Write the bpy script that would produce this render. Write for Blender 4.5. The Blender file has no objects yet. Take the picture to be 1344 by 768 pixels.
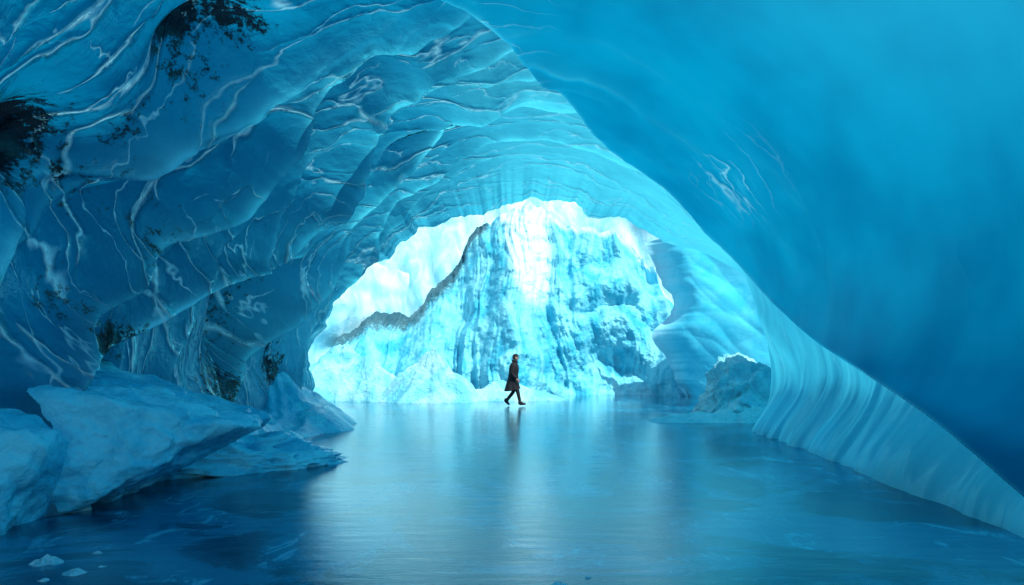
import bpy, math, numpy as np
from mathutils import Vector
rng=np.random.RandomState(7)
perm=rng.permutation(256); perm=np.concatenate([perm,perm,perm])
grads=rng.normal(size=(256,3)); grads/=np.linalg.norm(grads,axis=1)[:,None]
def pn(x,y,z):
    x,y,z=np.broadcast_arrays(np.asarray(x,float),np.asarray(y,float),np.asarray(z,float))
    xi=np.floor(x).astype(int); yi=np.floor(y).astype(int); zi=np.floor(z).astype(int)
    fx=x-xi; fy=y-yi; fz=z-zi
    u=fx*fx*fx*(fx*(fx*6-15)+10); v=fy*fy*fy*(fy*(fy*6-15)+10); w=fz*fz*fz*(fz*(fz*6-15)+10)
    def g(i,j,k):
        h=perm[perm[perm[(xi+i)&255]+((yi+j)&255)]+((zi+k)&255)]
        G=grads[h]
        return G[...,0]*(fx-i)+G[...,1]*(fy-j)+G[...,2]*(fz-k)
    def L(a,b,t): return a+(b-a)*t
    return 1.5*L(L(L(g(0,0,0),g(1,0,0),u),L(g(0,1,0),g(1,1,0),u),v),L(L(g(0,0,1),g(1,0,1),u),L(g(0,1,1),g(1,1,1),u),v),w)
def fbm(x,y,z,o=4):
    s=0;a=1
    for i in range(o):
        s=s+a*pn(x*2**i+i*17.3,y*2**i+i*5.1,z*2**i+i*9.7); a*=.5
    return s
def ridged(x,y,z,o=4):
    s=0;a=1
    for i in range(o):
        s=s+a*(1-np.abs(pn(x*2**i+i*17.3,y*2**i+i*5.1,z*2**i+i*9.7))*2); a*=.5
    return s/2
def ss(a,b,x):
    t=np.clip((x-a)/(b-a),0,1); return t*t*(3-2*t)
def tab(pts,x):
    p=np.array(pts,float)
    xs=np.linspace(p[0,0],p[-1,0],600); ys=np.interp(xs,p[:,0],p[:,1])
    k=np.hanning(33); k/=k.sum(); ys=np.convolve(np.pad(ys,16,mode='edge'),k,'valid')
    return np.interp(x,xs,ys)
scene=bpy.context.scene
def link(o): scene.collection.objects.link(o); return o
def grid_mesh(name,P,mat,col=None,uvw=None):
    n,m=P.shape[:2]
    me=bpy.data.meshes.new(name)
    idx=np.arange(n*m).reshape(n,m)
    F=np.stack([idx[:-1,:-1],idx[1:,:-1],idx[1:,1:],idx[:-1,1:]],-1).reshape(-1,4)
    me.vertices.add(n*m); me.vertices.foreach_set('co',P.reshape(-1).astype(np.float32))
    me.loops.add(F.size); me.loops.foreach_set('vertex_index',F.reshape(-1).astype(np.int32))
    me.polygons.add(len(F)); me.polygons.foreach_set('loop_start',(np.arange(len(F))*4).astype(np.int32))
    me.polygons.foreach_set('use_smooth',np.ones(len(F),bool))
    me.update(calc_edges=True); me.validate()
    if col is not None:
        a=me.attributes.new('mask','FLOAT_COLOR','POINT')
        c=np.ones((n*m,4),np.float32); c[:,:3]=col.reshape(-1,3); a.data.foreach_set('color',c.reshape(-1))
    if uvw is not None:
        a=me.attributes.new('tuv','FLOAT_VECTOR','POINT'); a.data.foreach_set('vector',uvw.reshape(-1).astype(np.float32))
    me.materials.append(mat)
    return link(bpy.data.objects.new(name,me))

# ---------------------------------------------------------------- materials
class NT:
    def __init__(s,name):
        s.m=bpy.data.materials.new(name); s.m.use_nodes=True; s.t=s.m.node_tree; s.t.nodes.clear()
        s.out=s.n('ShaderNodeOutputMaterial')
    def n(s,t,**k):
        x=s.t.nodes.new(t)
        for a,b in k.items(): setattr(x,a,b)
        return x
    def l(s,a,b): s.t.links.new(a,b)
    def setv(s,sock,v):
        if isinstance(v,bpy.types.NodeSocket): s.l(v,sock)
        else: sock.default_value=v
    def math(s,op,a,b=0.0,c=None,clamp=False):
        x=s.n('ShaderNodeMath',operation=op,use_clamp=clamp); s.setv(x.inputs[0],a); s.setv(x.inputs[1],b)
        if c is not None: s.setv(x.inputs[2],c)
        return x.outputs[0]
    def mix(s,f,a,b,mode='MIX'):
        x=s.n('ShaderNodeMix',data_type='RGBA',blend_type=mode); s.setv(x.inputs[0],f); s.setv(x.inputs[6],a); s.setv(x.inputs[7],b); return x.outputs[2]
    def noise(s,co,scale,detail=4,rough=.55,dist=0.0):
        x=s.n('ShaderNodeTexNoise'); s.l(co,x.inputs['Vector']); x.inputs['Scale'].default_value=scale
        x.inputs['Detail'].default_value=detail; x.inputs['Roughness'].default_value=rough; x.inputs['Distortion'].default_value=dist
        return x.outputs['Fac']
    def scale(s,co,v,rot=(0,0,0),loc=(0,0,0)):
        x=s.n('ShaderNodeMapping'); s.l(co,x.inputs['Vector']); x.inputs['Scale'].default_value=v; x.inputs['Rotation'].default_value=rot; x.inputs['Location'].default_value=loc; return x.outputs[0]
    def ramp(s,f,a,b,va=0.0,vb=1.0):
        x=s.n('ShaderNodeMapRange',interpolation_type='SMOOTHSTEP'); s.setv(x.inputs[0],f)
        for i,v in zip((1,2,3,4),(a,b,va,vb)): s.setv(x.inputs[i],v)
        return x.outputs[0]
    def bump(s,h,strength,dist):
        x=s.n('ShaderNodeBump'); s.l(h,x.inputs['Height']); s.setv(x.inputs['Strength'],strength); x.inputs['Distance'].default_value=dist
        return x.outputs[0]
def C(r,g,b): return (r,g,b,1)

def mat_cave():
    t=NT('glacier_ice')
    at=t.n('ShaderNodeAttribute',attribute_name='mask'); sp=t.n('ShaderNodeSeparateColor'); t.l(at.outputs['Color'],sp.inputs[0])
    thin,dirt,bumpy=sp.outputs[0],sp.outputs[1],sp.outputs[2]
    co=t.n('ShaderNodeTexCoord').outputs['Object']
    tu=t.n('ShaderNodeAttribute',attribute_name='tuv').outputs['Vector']
    xyz=t.n('ShaderNodeSeparateXYZ'); t.l(tu,xyz.inputs[0]); s_,y_,recess=xyz.outputs
    cloud=t.noise(co,.5,3,.6)
    # long fracture seams that run round the vault: level lines of a warped distance along the tunnel
    def family(slope,amp,freq,sc,off,g0,g1,w):
        n=t.noise(t.scale(tu,(.33,.5,0),(0,0,0),(off,off*.7,0)),sc,5,.52,.25)
        q=t.math('MULTIPLY',t.math('ADD',t.math('ADD',y_,t.math('MULTIPLY',s_,slope)),t.math('MULTIPLY',n,amp)),freq)
        tri=t.math('MULTIPLY',t.math('ABSOLUTE',t.math('SUBTRACT',t.math('FRACT',q),.5)),2.0)
        g=t.ramp(t.noise(t.scale(tu,(.5,1,0),(0,0,0),(off*3,off,0)),.9,4,.65),g0,g1)
        wide=t.math('MULTIPLY_ADD',g,-w,.985)
        return tri,t.math('MULTIPLY',t.ramp(tri,wide,1.0),t.ramp(g,0,.3)),g
    t1,v1,g1=family(.10,5.0,.9,.55,1.7,.38,.66,.15)
    t2,v2,g2=family(-.16,6.5,.9,.5,7.3,.41,.7,.13)
    t3,v3,g3=family(.02,4.0,1.9,.9,13.1,.40,.66,.16)
    vein=t.math('MULTIPLY',t.math('ADD',t.math('MAXIMUM',v1,v2),t.math('MULTIPLY',v3,.75)),bumpy,clamp=True)
    vein=t.math('MULTIPLY',vein,t.ramp(t.noise(co,7,4,.7),.35,.6,.5,1))
    base=t.mix(t.ramp(cloud,.3,.7),C(.003,.2,.37),C(.012,.34,.55))
    base=t.mix(recess,base,C(.001,.065,.15))  # shade painted behind ridges and in the pocket, plus darker thick ice
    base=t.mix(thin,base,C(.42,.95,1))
    base=t.mix(vein,base,C(.75,1,1))
    spn=t.noise(co,7,6,.78)
    dm=t.ramp(t.math('ADD',dirt,t.math('MULTIPLY',t.math('SUBTRACT',spn,.5),2.0)),.42,.66)
    dcol=t.mix(t.ramp(t.noise(co,3.5,4,.7),.42,.6),C(.008,.014,.02),C(.12,.10,.08))
    base=t.mix(dm,base,dcol)
    tr=t.mix(t.ramp(cloud,.3,.7),C(.0,.2,.37),C(.0,.30,.49))
    tr=t.mix(recess,tr,C(0,.05,.12))  # same painted shade in the transmitted colour
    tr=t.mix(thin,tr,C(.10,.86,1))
    tr=t.mix(t.math('MULTIPLY',vein,.85),tr,C(.4,.92,1))
    tr=t.mix(dm,tr,C(.003,.006,.01))
    fine=t.noise(co,5,4,.6,.3)
    hh=t.math('ADD',t.math('MULTIPLY',t.math('POWER',t1,7.0),t.math('ADD',g1,.35)),t.math('MULTIPLY',t.math('POWER',t2,7.0),t.math('ADD',g2,.2)))
    h=t.math('ADD',t.math('MULTIPLY',fine,.4),t.math('ADD',t.math('MULTIPLY',hh,1.1),t.math('MULTIPLY',t.math('MULTIPLY',t.math('POWER',t3,5.0),g3),.45)))
    bs=t.math('ADD',.02,t.math('MULTIPLY',bumpy,.85))
    nb=t.bump(h,bs,.1)
    d=t.n('ShaderNodeBsdfDiffuse'); t.l(base,d.inputs[0]); t.l(nb,d.inputs['Normal'])
    tl=t.n('ShaderNodeBsdfTranslucent'); t.l(tr,tl.inputs[0]); t.l(nb,tl.inputs['Normal'])
    m1=t.n('ShaderNodeMixShader'); m1.inputs[0].default_value=.58; t.l(d.outputs[0],m1.inputs[1]); t.l(tl.outputs[0],m1.inputs[2])
    g=t.n('ShaderNodeBsdfGlossy'); g.inputs['Color'].default_value=C(.4,.93,1); t.l(t.ramp(cloud,.3,.7,.10,.22),g.inputs['Roughness']); t.l(nb,g.inputs['Normal'])
    fr=t.n('ShaderNodeFresnel'); fr.inputs[0].default_value=1.5; t.l(nb,fr.inputs['Normal'])
    m2=t.n('ShaderNodeMixShader'); t.l(t.math('MULTIPLY',fr.outputs[0],t.math('ADD',.12,t.math('MULTIPLY',bumpy,.85))),m2.inputs[0]); t.l(m1.outputs[0],m2.inputs[1]); t.l(g.outputs[0],m2.inputs[2])
    t.l(m2.outputs[0],t.out.inputs[0]); return t.m
def mat_ice(name,c1,c2,rough=.3,bscale=5,bstr=.5,dirt=False,stretch=(1,1,1),trans=.0,c3=C(.6,.95,1),csc=.9):
    t=NT(name); co=t.n('ShaderNodeTexCoord').outputs['Object']
    cl=t.noise(t.scale(co,stretch),csc,4,.65,.4)
    base=t.mix(t.ramp(cl,.35,.64),c1,c2)
    if dirt:
        at=t.n('ShaderNodeAttribute',attribute_name='mask'); sp=t.n('ShaderNodeSeparateColor'); t.l(at.outputs['Color'],sp.inputs[0])
        base=t.mix(sp.outputs[0],base,c3)
        n=t.math('ADD',sp.outputs[1],t.math('MULTIPLY',t.math('SUBTRACT',t.noise(co,3.5,8,.98),.5),3.0))
        dm=t.ramp(n,.5,.8)
        base=t.mix(t.math('MULTIPLY',dm,.9),base,C(.03,.08,.11))
    h=t.math('ADD',t.noise(t.scale(co,stretch),bscale,5,.62,.5),t.math('MULTIPLY',t.noise(co,bscale*5,3,.6),.25))
    nb=t.bump(h,bstr,.15)
    p=t.n('ShaderNodeBsdfPrincipled'); t.l(base,p.inputs['Base Color']); p.inputs['Roughness'].default_value=rough; p.inputs['IOR'].default_value=1.31; p.inputs['Specular Tint'].default_value=C(.5,.95,1); t.l(nb,p.inputs['Normal'])
    out=p.outputs[0]
    t.l(out,t.out.inputs[0]); return t.m
def mat_floor():
    t=NT('wet_frozen_water'); co=t.n('ShaderNodeTexCoord').outputs['Object']
    big=t.noise(co,.55,6,.66,1.1)
    streak=t.noise(t.scale(co,(1,.5,1),(0,0,.35)),2.4,8,.75,1.0)
    scr=t.noise(t.scale(co,(.9,3.6,1),(0,0,-.4)),1.8,8,.78,.9)
    base=t.mix(t.ramp(big,.45,.56),C(.0,.03,.085),C(.002,.17,.31))
    frost=t.math('MULTIPLY',t.ramp(streak,.55,.61),t.ramp(big,.46,.54))
    frost=t.math('MAXIMUM',frost,t.math('MULTIPLY',t.ramp(scr,.57,.64),.6))
    base=t.mix(t.math('MULTIPLY',frost,.45),base,C(.16,.7,.88))
    crack=t.math('MULTIPLY',t.ramp(scr,.46,.40),t.ramp(big,.52,.44))
    base=t.mix(t.math('MULTIPLY',crack,.8),base,C(.0,.012,.035))
    h=t.math('ADD',t.math('MULTIPLY',streak,.6),t.math('ADD',t.math('MULTIPLY',scr,.7),t.math('MULTIPLY',t.noise(co,25,3,.6),.12)))
    nb=t.bump(h,.17,.024)
    p=t.n('ShaderNodeBsdfPrincipled'); t.l(base,p.inputs['Base Color']); t.l(t.math('ADD',.015,t.math('MULTIPLY',frost,.16)),p.inputs['Roughness'])
    p.inputs['IOR'].default_value=2.1; p.inputs['Specular Tint'].default_value=C(.2,.85,1); t.l(nb,p.inputs['Normal'])
    t.l(p.outputs[0],t.out.inputs[0]); return t.m
def mat_plain(name,c,rough=.7,bs=60,c2=None):
    t=NT(name); co=t.n('ShaderNodeTexCoord').outputs['Object']
    n=t.noise(co,bs,2); p=t.n('ShaderNodeBsdfPrincipled'); t.l(t.mix(n,c,c2 or tuple(x*.6 for x in c[:3])+(1,)),p.inputs['Base Color'])
    p.inputs['Roughness'].default_value=rough; t.l(t.bump(n,.3,.01),p.inputs['Normal']); t.l(p.outputs[0],t.out.inputs[0]); return t.m
M_cave=mat_cave()
M_mtn=mat_ice('weathered_ice',C(.04,.46,.64),C(.24,.76,.87),.35,3,.75,True,(1,1,.35))
M_wall=mat_ice('blue_glacier_ice',C(.05,.62,.82),C(.1,.72,.9),.25,1.2,.2,True,(1,1,1))
M_back=mat_ice('pale_glacier_ice',C(.28,.8,.92),C(.55,.92,.98),.5,2,.5,False,(1,1,.35))
M_chunk=mat_ice('clear_ice_block',C(.02,.52,.74),C(.18,.82,.96),.16,3,.5,False,(1,1,1),0,C(1,1,1),1.3)
M_snow=mat_ice('crusted_snow',C(.16,.66,.8),C(.42,.86,.93),.6,5,.9,False,(1,1,1),0)
M_floor=mat_floor()

# ---------------------------------------------------------------- cave tunnel : R(theta,Y) around axis x=0 z=1.4
AX=1.4
ths=np.linspace(-34,214,760); ys=np.concatenate([np.linspace(-3,3,36,endpoint=False),np.linspace(3,18.0,660)])
TH,Y=np.meshgrid(ths,ys,indexing='ij')
T1=ths[:,None]; nx1=np.cos(np.radians(T1))*5; nz1=np.sin(np.radians(T1))*5
RT=np.radians(TH); cx,cz=np.cos(RT),np.sin(RT)
nx,nz=cx*5,cz*5
E=tab([(-34,2.4),(-20,3.0),(-14,4),(-7,6),(-2.4,7.5),(6,9.5),(16,11),(33,12),(52,12),(68,11.5),(83,10),(95,8.5),(110,7.2),(130,6),(160,5),(214,4)],TH)
RE=tab([(-34,2.6),(-20,2.9),(-14,3.1),(-7,3.77),(-2.4,4),(6,4.13),(16,4.2),(33,4.14),(52,4.08),(68,4.13),(83,4.33),(95,4.57),(110,4.7),(130,4.85),(160,4.8),(180,4.8),(214,5)],TH)
RA=tab([(-34,4.3),(-20,4.24),(-14,4.35),(-7,4.7),(0,4.9),(16,5.1),(33,5.3),(52,5.3),(83,5.1),(95,5.0),(110,4.95),(130,5.1),(150,5.1),(180,5.0),(214,5.2)],TH)
R14=tab([(-34,5.3),(-16,5.1),(0,5.25),(16,5.3),(33,5.3),(52,5.2),(83,4.95),(110,4.75),(130,4.95),(150,5.15),(180,5.2),(214,5.3)],TH)
RO=tab([(-34,7.5),(0,7),(16,6.8),(30,6),(39,5.2),(49,4.8),(66,4.4),(85,4.4),(110,4.15),(128,4.15),(145,4.5),(159,4.95),(171,5.15),(187,5.3),(214,5.6)],TH)
En=E+.25*fbm(nx1*.5,nz1*.5,3.3,5)*ss(-5,25,T1)
after=np.where(Y<14,RA+(R14-RA)*ss(0,1,(Y-En)/np.maximum(14-En,.1)),R14+(RO-R14)*ss(14,18,Y))
near=RE+.03*np.maximum(En-Y,0)
j=ss(0,1,(Y-En)/(.3+.4*(1-ss(0,40,T1))))
R=near*(1-j)+after*j
smoothmask=1-(1-ss(-.1,.15,Y-En))*(1-ss(80,100,TH))
left=ss(88,112,TH)
lowright=1-ss(20,45,TH)
thin=.0*Y; deep_shade=.0*Y
wl=fbm(nx1*.33+2.2,nz1*.33,0,3)
def ridge(ypts,apts,L=.9,w=.16,tw=.07,seed=0,tk=1.0,wob=.4):
    global R,thin,deep_shade
    k=tab(ypts,T1)+.5*wl*ss(80,110,T1)+wob*fbm(nx1*.42+seed,nz1*.42,seed*3.1,3)+.07*fbm(nx1*1.7+seed,nz1*1.7,seed*1.1,3)
    a=tab(apts,T1)*np.clip(.85+.6*fbm(nx1*.5+seed,nz1*.5,seed*1.7,2),.15,1.5)
    d=Y-k
    R=R-a*np.where(d<0,np.exp(d/L),np.exp(-(d/w)**2))
    br=np.clip(.65+1.0*fbm(nx1*.9,nz1*.9,seed+5.0,4),0,1)
    g=np.clip(a*3.2,0,1)
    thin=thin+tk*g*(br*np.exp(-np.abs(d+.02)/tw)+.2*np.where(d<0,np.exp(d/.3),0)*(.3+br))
    deep_shade=np.maximum(deep_shade,np.clip(a*1.3,0,.85)*ss(.05,.35,d)*np.exp(-np.clip(d-.35,0,9)/.5))  # shade painted into the ice colour just behind each ridge
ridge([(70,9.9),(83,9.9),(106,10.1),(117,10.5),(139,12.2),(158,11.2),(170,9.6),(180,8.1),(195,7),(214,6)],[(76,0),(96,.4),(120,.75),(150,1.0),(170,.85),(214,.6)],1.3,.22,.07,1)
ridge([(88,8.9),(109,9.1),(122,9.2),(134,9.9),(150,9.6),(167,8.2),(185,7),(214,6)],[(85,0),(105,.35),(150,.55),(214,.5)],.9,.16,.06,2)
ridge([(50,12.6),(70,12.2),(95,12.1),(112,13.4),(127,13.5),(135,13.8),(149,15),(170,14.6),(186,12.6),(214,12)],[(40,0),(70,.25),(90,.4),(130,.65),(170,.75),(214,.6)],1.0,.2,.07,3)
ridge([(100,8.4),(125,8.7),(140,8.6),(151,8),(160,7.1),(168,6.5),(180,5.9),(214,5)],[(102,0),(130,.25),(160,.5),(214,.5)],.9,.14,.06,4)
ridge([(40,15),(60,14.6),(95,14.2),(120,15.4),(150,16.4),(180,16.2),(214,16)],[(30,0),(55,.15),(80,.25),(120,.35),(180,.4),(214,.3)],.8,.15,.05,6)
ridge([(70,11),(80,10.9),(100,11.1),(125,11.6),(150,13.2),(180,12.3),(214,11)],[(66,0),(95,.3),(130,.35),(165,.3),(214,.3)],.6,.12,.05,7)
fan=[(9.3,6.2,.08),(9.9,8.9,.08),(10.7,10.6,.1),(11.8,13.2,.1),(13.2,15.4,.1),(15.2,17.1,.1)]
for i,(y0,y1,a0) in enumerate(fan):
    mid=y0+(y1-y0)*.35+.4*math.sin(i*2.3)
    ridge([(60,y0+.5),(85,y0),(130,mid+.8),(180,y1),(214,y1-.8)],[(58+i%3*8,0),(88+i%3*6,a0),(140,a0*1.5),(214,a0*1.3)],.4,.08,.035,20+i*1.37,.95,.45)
R=R+1.5*np.exp(-((TH-168)/13)**2-((Y-12.9)/1.0)**2)
deep_shade=np.maximum(deep_shade,1.0*np.exp(-((TH-172)/17)**2-((Y-12.6)/1.6)**2))  # painted shade filling the pocket in the left wall
deep_shade=np.maximum(deep_shade,.45*ss(125,165,TH)*ss(6,8,Y)*ss(14,11,Y))  # thick ice of the left wall, darkened for contrast
R=R+.25*fbm(nx*.22+4,nz*.22,Y*.25,2)*left
R=R+.035*fbm(nx*.9,nz*.9,Y*1.1,3)*smoothmask*(1-.6*lowright)
R=R+.06*fbm(nx*.25+4,nz*.25,Y*.15+8,2)*(1-smoothmask)
# scalloped flutes on the lower right
fl=(1-ss(14,36,TH))*ss(.05,.5,Y-En)*(1-ss(14.5,16,Y))
ph=Y+.014*TH+.0008*(TH+5)**2+.8*fbm(nx*.15,nz*.15,Y*.5,3)
s1=.5+.5*np.sin(ph*2*math.pi/.74+1.1*np.sin(ph*2.1))
s2=.5+.5*np.sin(ph*2*math.pi/.27+3*fbm(nx*.3,nz*.3,Y*.5+3,2))
fa=(.35+.65*ss(6,11,Y))*np.clip(.7+1.1*fbm(nx*.4,nz*.4,Y*.6+1,3),.05,1.4)
R=R+fl*fa*(.07*s1**1.5+.02*s2)+fl*.35*np.exp(-((TH+3)/9)**2)+fl*.08*fbm(nx*.6,nz*.6,Y*.8+3,3)
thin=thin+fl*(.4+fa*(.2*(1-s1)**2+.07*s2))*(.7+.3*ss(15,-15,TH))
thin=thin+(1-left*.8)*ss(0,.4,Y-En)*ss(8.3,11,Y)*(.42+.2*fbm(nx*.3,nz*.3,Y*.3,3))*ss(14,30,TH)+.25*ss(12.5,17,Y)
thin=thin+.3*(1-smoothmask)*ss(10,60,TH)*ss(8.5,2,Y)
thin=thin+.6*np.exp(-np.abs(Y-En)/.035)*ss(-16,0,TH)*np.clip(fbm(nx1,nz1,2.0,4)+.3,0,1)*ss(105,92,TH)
# ragged lip at the cave mouth
R=R+ss(15,18,Y)*.34*fbm(nx1*.7+3,nz1*.7,9.0,5)*ss(20,60,TH)
dirt=np.zeros_like(Y)-.15
def dspot(th0,y0,a,b,s,recess=.3):
    global dirt,R
    e=np.exp(-((TH-th0)/a)**2-((Y-y0)/b)**2)
    dirt=np.maximum(dirt,s*e); R=R+recess*e*min(b*2,1)
dspot(155.5,6.8,6,.6,1.0,.8); dspot(157,7.5,6,.6,.5); dspot(134,7.5,6,.4,.95,.5); dspot(137,7.9,9,.5,.48); dspot(129,7.8,5,.4,.75)
dspot(178,8.3,6,.5,.9); dspot(188,9.7,6,.5,.95); dspot(165,12.9,14,1.0,.68,.1); dspot(184,12,9,1.1,.8); dspot(160,8.6,8,.5,.48); dspot(172,7.3,6,.5,.48); dspot(148,7.6,6,.35,.5)  # broad spot in the hollow: dirt plus shade painted as dark colour
dspot(122,11.4,8,.15,.8);dspot(113,12.6,9,.14,.8); dspot(100,12.3,7,.1,.75);dspot(180,14.8,8,.5,.7)
X=R*cx; Z=AX+R*cz
P=np.stack([X,Y+0*X,Z],-1)
P[...,1]+= ss(15.5,18,Y)*.8*fbm(nx1*.5,nz1*.5,1.0,4)
scr=np.exp(-((TH-40)/6)**2-((Y-9.8)/.8)**2)
bumpy=np.clip(smoothmask*(.5+.5*left)*(1-.8*lowright)+.6*scr*(1-smoothmask),0,1)
grid_mesh('ice_cave',P,M_cave,np.stack([np.clip(thin,0,1),dirt,bumpy],-1),np.stack([RT*5,Y,np.clip(deep_shade,0,1)],-1))

# ---------------------------------------------------------------- floor
g=np.concatenate([-np.geomspace(400,1,30),np.linspace(-.8,.8,3),np.geomspace(1,400,30)])
GX,GY=np.meshgrid(g,g,indexing='ij')
grid_mesh('frozen_water',np.stack([GX,GY+10,0*GX],-1),M_floor)

# ---------------------------------------------------------------- far chamber
xs=np.linspace(-12,11.2,620); ts=np.linspace(-.03,1,320)
XX,T=np.meshgrid(xs,ts,indexing='ij')
H=np.interp(XX,[-12,-10.2,-9.3,-7.9,-5.3,-4.2,-3.6,-2.9,-2.4,-1.9,-1.2,.7,2,3.5,6.35,8.4,10.2,11.2],[1.2,2.2,3.2,4.1,4.4,5.4,6.3,7.0,8.6,9.3,9.1,10.1,9.6,9.1,8.3,5.6,1.2,.0])
H=H+.45*fbm(XX*.8,0*XX,0*XX+2,6)*np.clip(H/4,0,1)
ZZ=H*T
wx=XX+.9*fbm(XX*.2,ZZ*.2,0*XX,3)+.12*ZZ*(XX-.5)/6
f1=np.abs(pn(wx*.55,ZZ*.06,0*XX+.5))*2
f2=ridged(wx*1.5,ZZ*.14,0*XX+3.5,4)
prof=32+5.2*np.clip(T,0,1)**1.5
but=2.6*np.exp(-((XX-(-.2+.10*ZZ))/1.5)**2)*(1-.55*T)+1.6*np.exp(-((XX+4.2)/1.3)**2)*(1-.6*T)+.8*np.exp(-((XX-7.6+.25*ZZ)/1.2)**2)*(1-T)
hol=-1.8*np.exp(-((XX-4.9)/1.8)**2-((ZZ-1.5)/2.4)**2)
arch=.6*np.abs(np.sin((np.hypot(XX-4.5,(ZZ+1)*.8)+.5*fbm(XX*.4,ZZ*.4,0*XX,3))*1.5))*ss(1.5,4,XX)
YY=prof-but-hol+1.1*f1-.5*f2*(1-.5*ss(2,4,XX))-arch+.25*fbm(XX*1.2,ZZ*1.2,0*XX+7,5)
dep=H-ZZ
wid=1.1+.8*fbm(XX*.6,ZZ*.3,0*XX,3)
band=(.55*np.exp(-(dep/np.maximum(wid,.2))**2)+.48*np.exp(-(dep/2.3)**2))*ss(-.6,-1.8,XX)*ss(-11,-9,XX)
band=np.maximum(band,.30*np.exp(-(dep/.5)**2)*ss(-2,0,XX))
band=np.maximum(band,.30*np.exp(-((XX-3.0)/2)**2-((ZZ-7.6)/.7)**2))
band=np.maximum(band,.40*np.exp(-((ZZ-.0)/.5)**2)*ss(5,7,XX))-.25*ss(-1,3,XX)
pale=ss(.3,.8,np.exp(-((XX-(1.6-.1*ZZ))/1.1)**2)*ss(2.5,6,ZZ)+.5*ss(.9,.99,T)*ss(-1,0,XX)+.4*f2*ss(.4,1,T))  # paler tone right of the crest, along the top and on upper folds
grid_mesh('ice_mountain',np.stack([XX,YY,ZZ],-1),M_mtn,np.stack([pale,band,0*pale],-1))
xs=np.linspace(-40,42,420); ts=np.linspace(-.02,1,140); XX,T=np.meshgrid(xs,ts,indexing='ij')
ZZ=T*(15+2.5*fbm(XX*.12,0*XX,0*XX,4))
YY=43-(XX/14)**2*1.6+5*T**2+1.2*fbm(XX*.15,ZZ*.1,0*XX,3)+.7*ridged(XX*.35+ZZ*.12,ZZ*.1,0*XX,3)
grid_mesh('ice_cliff',np.stack([XX,YY,ZZ],-1),M_back)
U,T=np.meshgrid(np.linspace(0,1,300),np.linspace(-.02,1,200),indexing='ij')
HH=11.5-4.5*U**1.5+.5*fbm(U*5,0*U,0*U,4)
ZZ=T*HH
XX=-19+12.8*U-1.6*ss(.6,0,T)*U+.5*fbm(U*4,ZZ*.3,0*U,3); YY=25+14*U**.8+2.2*T**2+.6*fbm(U*5,ZZ*.3,0*U+3,3)-.6*ridged(U*7+ZZ*.15,ZZ*.15,0*U,3)
grid_mesh('glacier_wall',np.stack([XX,YY,ZZ],-1),M_back)
edge=np.array([(-.3,8.1),(.2,7.9),(1.1,7.3),(2.65,6.3),(3.6,6.9),(4.5,7.3),(5.6,6.6),(6.4,6.2),(7.2,6.0),(8.0,6.6),(9.5,8.5)])
U,ZZ=np.meshgrid(np.linspace(0,1,260)**1.3,np.linspace(-.2,1,260),indexing='ij')
ZZ=np.where(ZZ<0,ZZ,ZZ*(7.1+1.5*U+.3*fbm(U*6,0*U,0*U+4,4)))
XE=tab([(a,b) for a,b in edge],ZZ)+.25*fbm(ZZ*.9,0*ZZ,0*ZZ,4)-7
XX=7+XE*np.exp(-U/.06)+12*U
YY=29.5-7*U**1.2+.02*(ZZ-3)**2+1.2*np.exp(-(U/.04)**2)+.35*fbm(XX*.25,ZZ*.2,0*XX+2,2)+.25*ridged(XX*.3+ZZ*.25,ZZ*.2,0*XX,3)
th=ss(.05,0,U)
grid_mesh('glacier_wall',np.stack([XX,YY,ZZ],-1),M_wall,np.stack([.5*th,-1+0*th,0*th],-1))

# ---------------------------------------------------------------- blocks and snow heaps
import bmesh
def block(name,loc,size,planes,mat,seed,amp=.06,rot=0,k=14,sub=6):
    bm=bmesh.new(); bmesh.ops.create_icosphere(bm,subdivisions=sub,radius=1)
    V=np.array([v.co[:] for v in bm.verts])
    pl=np.array([p[:3] for p in planes],float); pl/=np.linalg.norm(pl,axis=1)[:,None]; dd=np.array([p[3] for p in planes])
    dot=np.maximum(V@pl.T,1e-3)/dd
    r=1/np.power((dot**k).sum(1),1/k)
    r=np.minimum(r,1.6)
    W=V*r[:,None]
    r2=1+amp*fbm(W[:,0]*1.6+seed,W[:,1]*1.6,W[:,2]*1.6,6)+amp*1.5*(ridged(W[:,0]*1.7+seed,W[:,1]*1.7,W[:,2]*1.7,5)-.5)
    W=W*r2[:,None]*np.array(size)
    c,s=math.cos(rot),math.sin(rot); W=np.stack([W[:,0]*c-W[:,1]*s,W[:,0]*s+W[:,1]*c,W[:,2]],1)
    for v,w in zip(bm.verts,W): v.co=w
    for f in bm.faces: f.smooth=True
    me=bpy.data.meshes.new(name); bm.to_mesh(me); bm.free(); me.materials.append(mat)
    o=link(bpy.data.objects.new(name,me)); o.location=loc; return o
block('ice_block',(-5.3,7.2,.5),(2.2,1.3,1.35),[(1,0,-1.1,.6),(.5,0,1,.66),(-1,0,0,1),(-.15,0,1,.78),(.3,-1,.2,.8),(.1,-1,-.7,.75),(0,1,0,1),(.9,-.8,.2,.82),(0,0,-1,1),(-.3,-.6,1,.85),(.2,-.5,1,.8)],M_chunk,1,.10,.05,18,7)
block('ice_block',(-4.95,5.9,.35),(.95,.9,.95),[(1,0,-.3,.8),(.5,0,1,.8),(-1,0,0,1),(0,0,1,1),(.3,-1,.5,.8),(0,1,0,1),(0,0,-1,1),(.8,-.8,-.2,.85)],M_chunk,5,.12,.3,18)
block('ice_slab',(-3.95,9.4,.08),(1.5,.8,.38),[(1,0,.5,.85),(-1,0,0,1),(0,0,1,1),(.4,-1,.3,.8),(0,1,.3,.9),(0,0,-1,1),(.9,-.8,.1,.8)],M_chunk,9,.2,.35,18)
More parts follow.
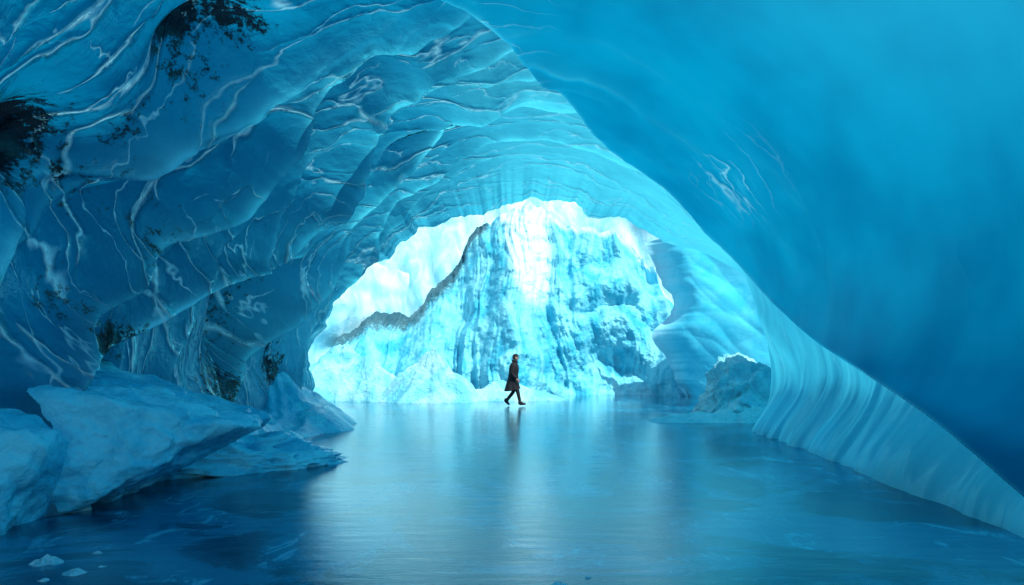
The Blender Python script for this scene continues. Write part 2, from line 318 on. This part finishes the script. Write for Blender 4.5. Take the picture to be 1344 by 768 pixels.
block('ice_boulder',(6.35,18.4,.55),(.95,.9,1.05),[(1,0,0,1),(-1,0,.5,.85),(0,0,1,1),(.3,-1,.5,.85),(-.6,-.4,1,.8),(.7,-.2,1,.85),(0,1,0,1),(0,0,-1,1)],M_snow,12,.24,.2)
def heap(name,cx_,cy_,rx,ry,h,seed,mat,ridge_amp=.35,rot=0,pw=1.7):
    a=np.linspace(0,2*math.pi,150); r=np.linspace(0,1.0,80); A,Rr=np.meshgrid(a,r,indexing='ij')
    c,s=np.cos(A),np.sin(A)
    px,py=Rr*c,Rr*s
    wob=1+.28*fbm(c*1.3+seed,s*1.3,0*c,3)
    hh=np.clip(1-Rr**pw,0,1)
    hh=hh*(.7+ridge_amp*ridged(px*1.1+seed,py*1.1,0*px+seed,4)*.9+.5*fbm(px*1.2+seed*3,py*1.2,0*px,5))
    hh=hh*h-.03*(Rr>.99)
    X0=px*rx*wob; Y0=py*ry*wob; cr,sr=math.cos(rot),math.sin(rot)
    return grid_mesh(name,np.stack([cx_+X0*cr-Y0*sr,cy_+X0*sr+Y0*cr,hh-.01],-1),mat)
heap('snow_heap',-7.4,28.2,2.2,1.6,2.1,1,M_snow)
heap('snow_heap',-5.9,27.6,1.7,1.2,1.8,2,M_snow)
heap('snow_heap',-3.1,26.6,2.1,1.2,2.3,3,M_snow,.4,0,1.15)
heap('snow_heap',-.2,27.6,2.2,.9,.8,4,M_snow)
heap('snow_heap',-9.5,27,2.0,1.6,2.6,5,M_snow)
heap('snow_heap',4.6,17.2,1.35,.55,.22,6,M_snow,.5)
heap('snow_heap',5.9,17.3,1.2,.7,.4,16,M_snow,.5)
heap('ice_apron',-5.5,15.4,1.9,3.2,1.6,8,M_chunk,.3,.12,1.1)
heap('ice_apron',-4.9,11.6,1.3,2.2,.8,10,M_chunk,.3,.1,1.2)
for i,(x_,y_,r_) in enumerate([(-3.3,4.85,.12),(-2.95,4.6,.09),(-3.05,4.45,.05),(-2.85,4.75,.04),(-3.5,4.6,.05),(-3.1,5.1,.05),(.3,4.35,.07),(.15,4.3,.04),(.5,4.5,.04)]):
    heap('snow_patch',x_,y_,r_,r_*.8,r_*.4,21+i,M_snow,.8)

# ---------------------------------------------------------------- walking man
M_coat=mat_plain('dark_coat_wool',C(.008,.009,.012),.85); M_trs=mat_plain('dark_trousers',C(.007,.008,.011),.85)
M_boot=mat_plain('boot_leather',C(.006,.006,.006),.5); M_skin=mat_plain('skin',C(.42,.25,.18),.5,20,C(.36,.2,.14)); M_hair=mat_plain('hair',C(.015,.01,.008),.6); M_lens=mat_plain('goggle_lens',C(.01,.01,.012),.1)
man=link(bpy.data.objects.new('walking_man',None)); man.location=(.04,23.7,0)
def part(o): o.parent=man; return o
def skin(name,verts,edges,rad,mat,sub=2):
    me=bpy.data.meshes.new(name); me.from_pydata(verts,edges,[]); me.materials.append(mat)
    o=link(bpy.data.objects.new(name,me)); m=o.modifiers.new('Skin','SKIN'); m.use_smooth_shade=True
    for i,r in enumerate(rad):
        sv=me.skin_vertices[0].data[i]; sv.radius=(r,r) if not isinstance(r,tuple) else r; sv.use_root=(i==0)
    s=o.modifiers.new('Sub','SUBSURF'); s.levels=s.render_levels=sub
    return part(o)
V=[(0,0,.95),(.01,0,1.12),(.03,0,1.30),(.04,0,1.42),(.05,0,1.50),(.065,0,1.58),
 (0.0,-.09,.9),(.16,-.10,.50),(.24,-.10,.12),(0.0,.09,.9),(.02,.10,.50),(-.24,.10,.17),
 (.03,-.19,1.42),(.03,.19,1.42)]
Ed=[(0,1),(1,2),(2,3),(3,4),(4,5),(0,6),(6,7),(7,8),(0,9),(9,10),(10,11),(3,12),(3,13)]
skin('body',V,Ed,[.13,.125,.145,.12,.055,.05,.1,.075,.055,.1,.075,.055,.07,.07],M_trs)
for nm,s,el,wr in (('sleeve_right',-1,(-.05,-.25,1.13),(.12,-.25,.94)),('sleeve_left',1,(.0,.25,1.13),(-.08,.26,.88))):
    skin(nm,[(.03,s*.17,1.43),(.02,s*.215,1.38),el,wr],[(0,1),(1,2),(2,3)],[.07,.075,.06,.048],M_coat)
    w=Vector(wr); dr=(Vector(wr)-Vector(el)).normalized()
    side=dr.cross(Vector((0,1,0))).normalized()
    if side.x<0: side=-side
    inn=Vector((0,-s,0))
    vv=[w-dr*.02,w+dr*.03,w+dr*.09]
    skin(nm.replace('sleeve','hand'),[tuple(v) for v in vv],[(0,1),(1,2)],[(.024),.032,.034],M_skin,1)
    for i,(off,ln) in enumerate(((-.027,.06),(-.009,.075),(.009,.082),(.027,.074))):
        a=w+dr*.085+side*off; b=a+dr*ln*.5+inn*.006; c_=b+dr*ln*.4+inn*.02
        skin('%s_finger_%d'%(nm,i+1),[tuple(a),tuple(b),tuple(c_)],[(0,1),(1,2)],[.0095,.009,.0075],M_skin,1)
    a=w+dr*.035+side*.02; b=a+side*.03+dr*.03; c_=b+dr*.03+inn*.008
    skin(nm+'_thumb',[tuple(a),tuple(b),tuple(c_)],[(0,1),(1,2)],[.012,.0105,.009],M_skin,1)
for nm,hx,hy,hz,pit in (('boot_right',.24,-.10,.1,.22),('boot_left',-.25,.10,.15,-.55)):
    c,s=math.cos(pit),math.sin(pit)
    pts=[(0,0,.10),(0,0,.0),(-.05,0,-.055),(.08,0,-.045),(.19,0,-.065)]
    pts=[(hx+x*c-z*s,hy,hz+x*s+z*c) for x,_,z in pts]
    mz=min(p[2]-r for p,r in zip(pts,[.05,.05,.04,.042,.034])); pts=[(a,b,z-mz) for a,b,z in pts]
    skin(nm,pts,[(0,1),(1,2),(1,3),(3,4)],[.062,.058,.045,.05,.04],M_boot)
rings=[(1.535,.05,.07,.075),(1.50,.045,.10,.12),(1.46,.035,.125,.19),(1.40,.03,.155,.215),(1.28,.03,.175,.21),(1.12,.01,.17,.19),(1.0,.0,.175,.195),(.85,-.01,.205,.21),(.7,-.02,.235,.22),(.58,-.035,.27,.235),(.56,-.035,.255,.22)]
rz=np.array(rings); zz=np.linspace(rz[0,0],rz[-1,0],50)
A=np.linspace(0,2*math.pi,65)
cen=np.interp(-zz,-rz[:,0],rz[:,1]); dx=np.interp(-zz,-rz[:,0],rz[:,2]); dy=np.interp(-zz,-rz[:,0],rz[:,3])
Zc,Ac=np.meshgrid(zz,A,indexing='ij')
fold=1+.07*np.sin(Ac*7+Zc*5)*ss(1.0,.6,Zc)+.03*fbm(np.cos(Ac)*2,np.sin(Ac)*2,Zc*5,3)
PX=cen[:,None]+dx[:,None]*np.cos(Ac)*fold; PY=dy[:,None]*np.sin(Ac)*fold
PZ=Zc-.05*ss(.75,.56,Zc)*np.cos(Ac+2.6)
part(grid_mesh('coat',np.stack([PX,PY,PZ],-1),M_coat))
A=np.linspace(0,2*math.pi,40); B=np.linspace(0,2*math.pi,14); AA,BB=np.meshgrid(A,B,indexing='ij')
part(grid_mesh('collar',np.stack([.055+(.08+.032*np.cos(BB))*np.cos(AA),(.085+.03*np.cos(BB))*np.sin(AA),1.555+.045*np.sin(BB)-.02*np.cos(AA)],-1),M_coat))
bm=bmesh.new(); bmesh.ops.create_uvsphere(bm,u_segments=48,v_segments=36,radius=1)
for v in bm.verts:
    x,y,z=v.co
    X_=x*.098; Y_=y*.076; Z_=z*.118
    if z<0: Y_*=1-.25*z*z; X_=X_*(1-.12*z*z)+.012*z*z
    if x>0: X_+= .024*math.exp(-((y)/.16)**2-((z+.12)/.14)**2)*(x>0.3)
    X_-= .010*math.exp(-((abs(y)-.36)/.14)**2-((z-.08)/.12)**2)*(x>.3)
    X_+= .006*math.exp(-((y)/.3)**2-((z+.5)/.07)**2)*(x>.2)
    X_+= .008*math.exp(-((y)/.3)**2-((z+.85)/.12)**2)*(x>0)
    v.co=(X_,Y_,Z_)
for f in bm.faces: f.smooth=True
me=bpy.data.meshes.new('head'); bm.to_mesh(me); bm.free(); me.materials.append(M_skin)
hd=part(link(bpy.data.objects.new('head',me))); hd.location=(.085,0,1.675)
def ell(name,loc,r,mat,cut=None):
    bm=bmesh.new(); bmesh.ops.create_uvsphere(bm,u_segments=32,v_segments=20,radius=1)
    if cut:
        bmesh.ops.delete(bm,geom=[v for v in bm.verts if cut(v.co)],context='VERTS')
    for v in bm.verts: v.co=(v.co.x*r[0],v.co.y*r[1],v.co.z*r[2])
    for f in bm.faces: f.smooth=True
    me=bpy.data.meshes.new(name); bm.to_mesh(me); bm.free(); me.materials.append(mat)
    o=part(link(bpy.data.objects.new(name,me))); o.location=loc; return o
ell('hair',(.075,0,1.68),(.108,.086,.115),M_hair,lambda c:c.x>.35 and c.z<.55 or c.z<-.55 or (c.x>.0 and c.z<.0))
ell('cap',(.085,0,1.71),(.115,.092,.105),M_coat,lambda c:c.z<.15)
ell('cap_brim',(.19,0,1.735),(.065,.07,.008),M_coat)
for s in(-1,1):
    ell('eye',(.165,s*.03,1.687),(.012,.013,.01),M_lens); ell('ear',(.08,s*.08,1.675),(.02,.01,.03),M_skin)

# ---------------------------------------------------------------- light, world, camera
el=math.radians(54); az=math.radians(140)
sd=Vector((math.sin(az)*math.cos(el),math.cos(az)*math.cos(el),math.sin(el)))
sun=bpy.data.lights.new('sun','SUN'); sun.energy=5.0; sun.angle=math.radians(.5); sun.color=(1,.98,.94)
so=link(bpy.data.objects.new('sun',sun)); so.rotation_euler=sd.to_track_quat('Z','Y').to_euler()
w=bpy.data.worlds.new('World'); scene.world=w; w.use_nodes=True; nt=w.node_tree
sk=nt.nodes.new('ShaderNodeTexSky'); sk.sky_type='NISHITA'; sk.sun_disc=False; sk.sun_elevation=el; sk.sun_rotation=az
bg=nt.nodes['Background']; nt.links.new(sk.outputs[0],bg.inputs[0]); bg.inputs[1].default_value=.15
cam=bpy.data.cameras.new('camera'); cam.lens=24; cam.sensor_width=36; cam.clip_end=2000; cam.shift_y=96/1344
co=link(bpy.data.objects.new('camera',cam)); co.location=(0,0,1.4); co.rotation_euler=(math.pi/2,0,0); scene.camera=co
scene.view_settings.view_transform='Standard'; scene.view_settings.look='None'
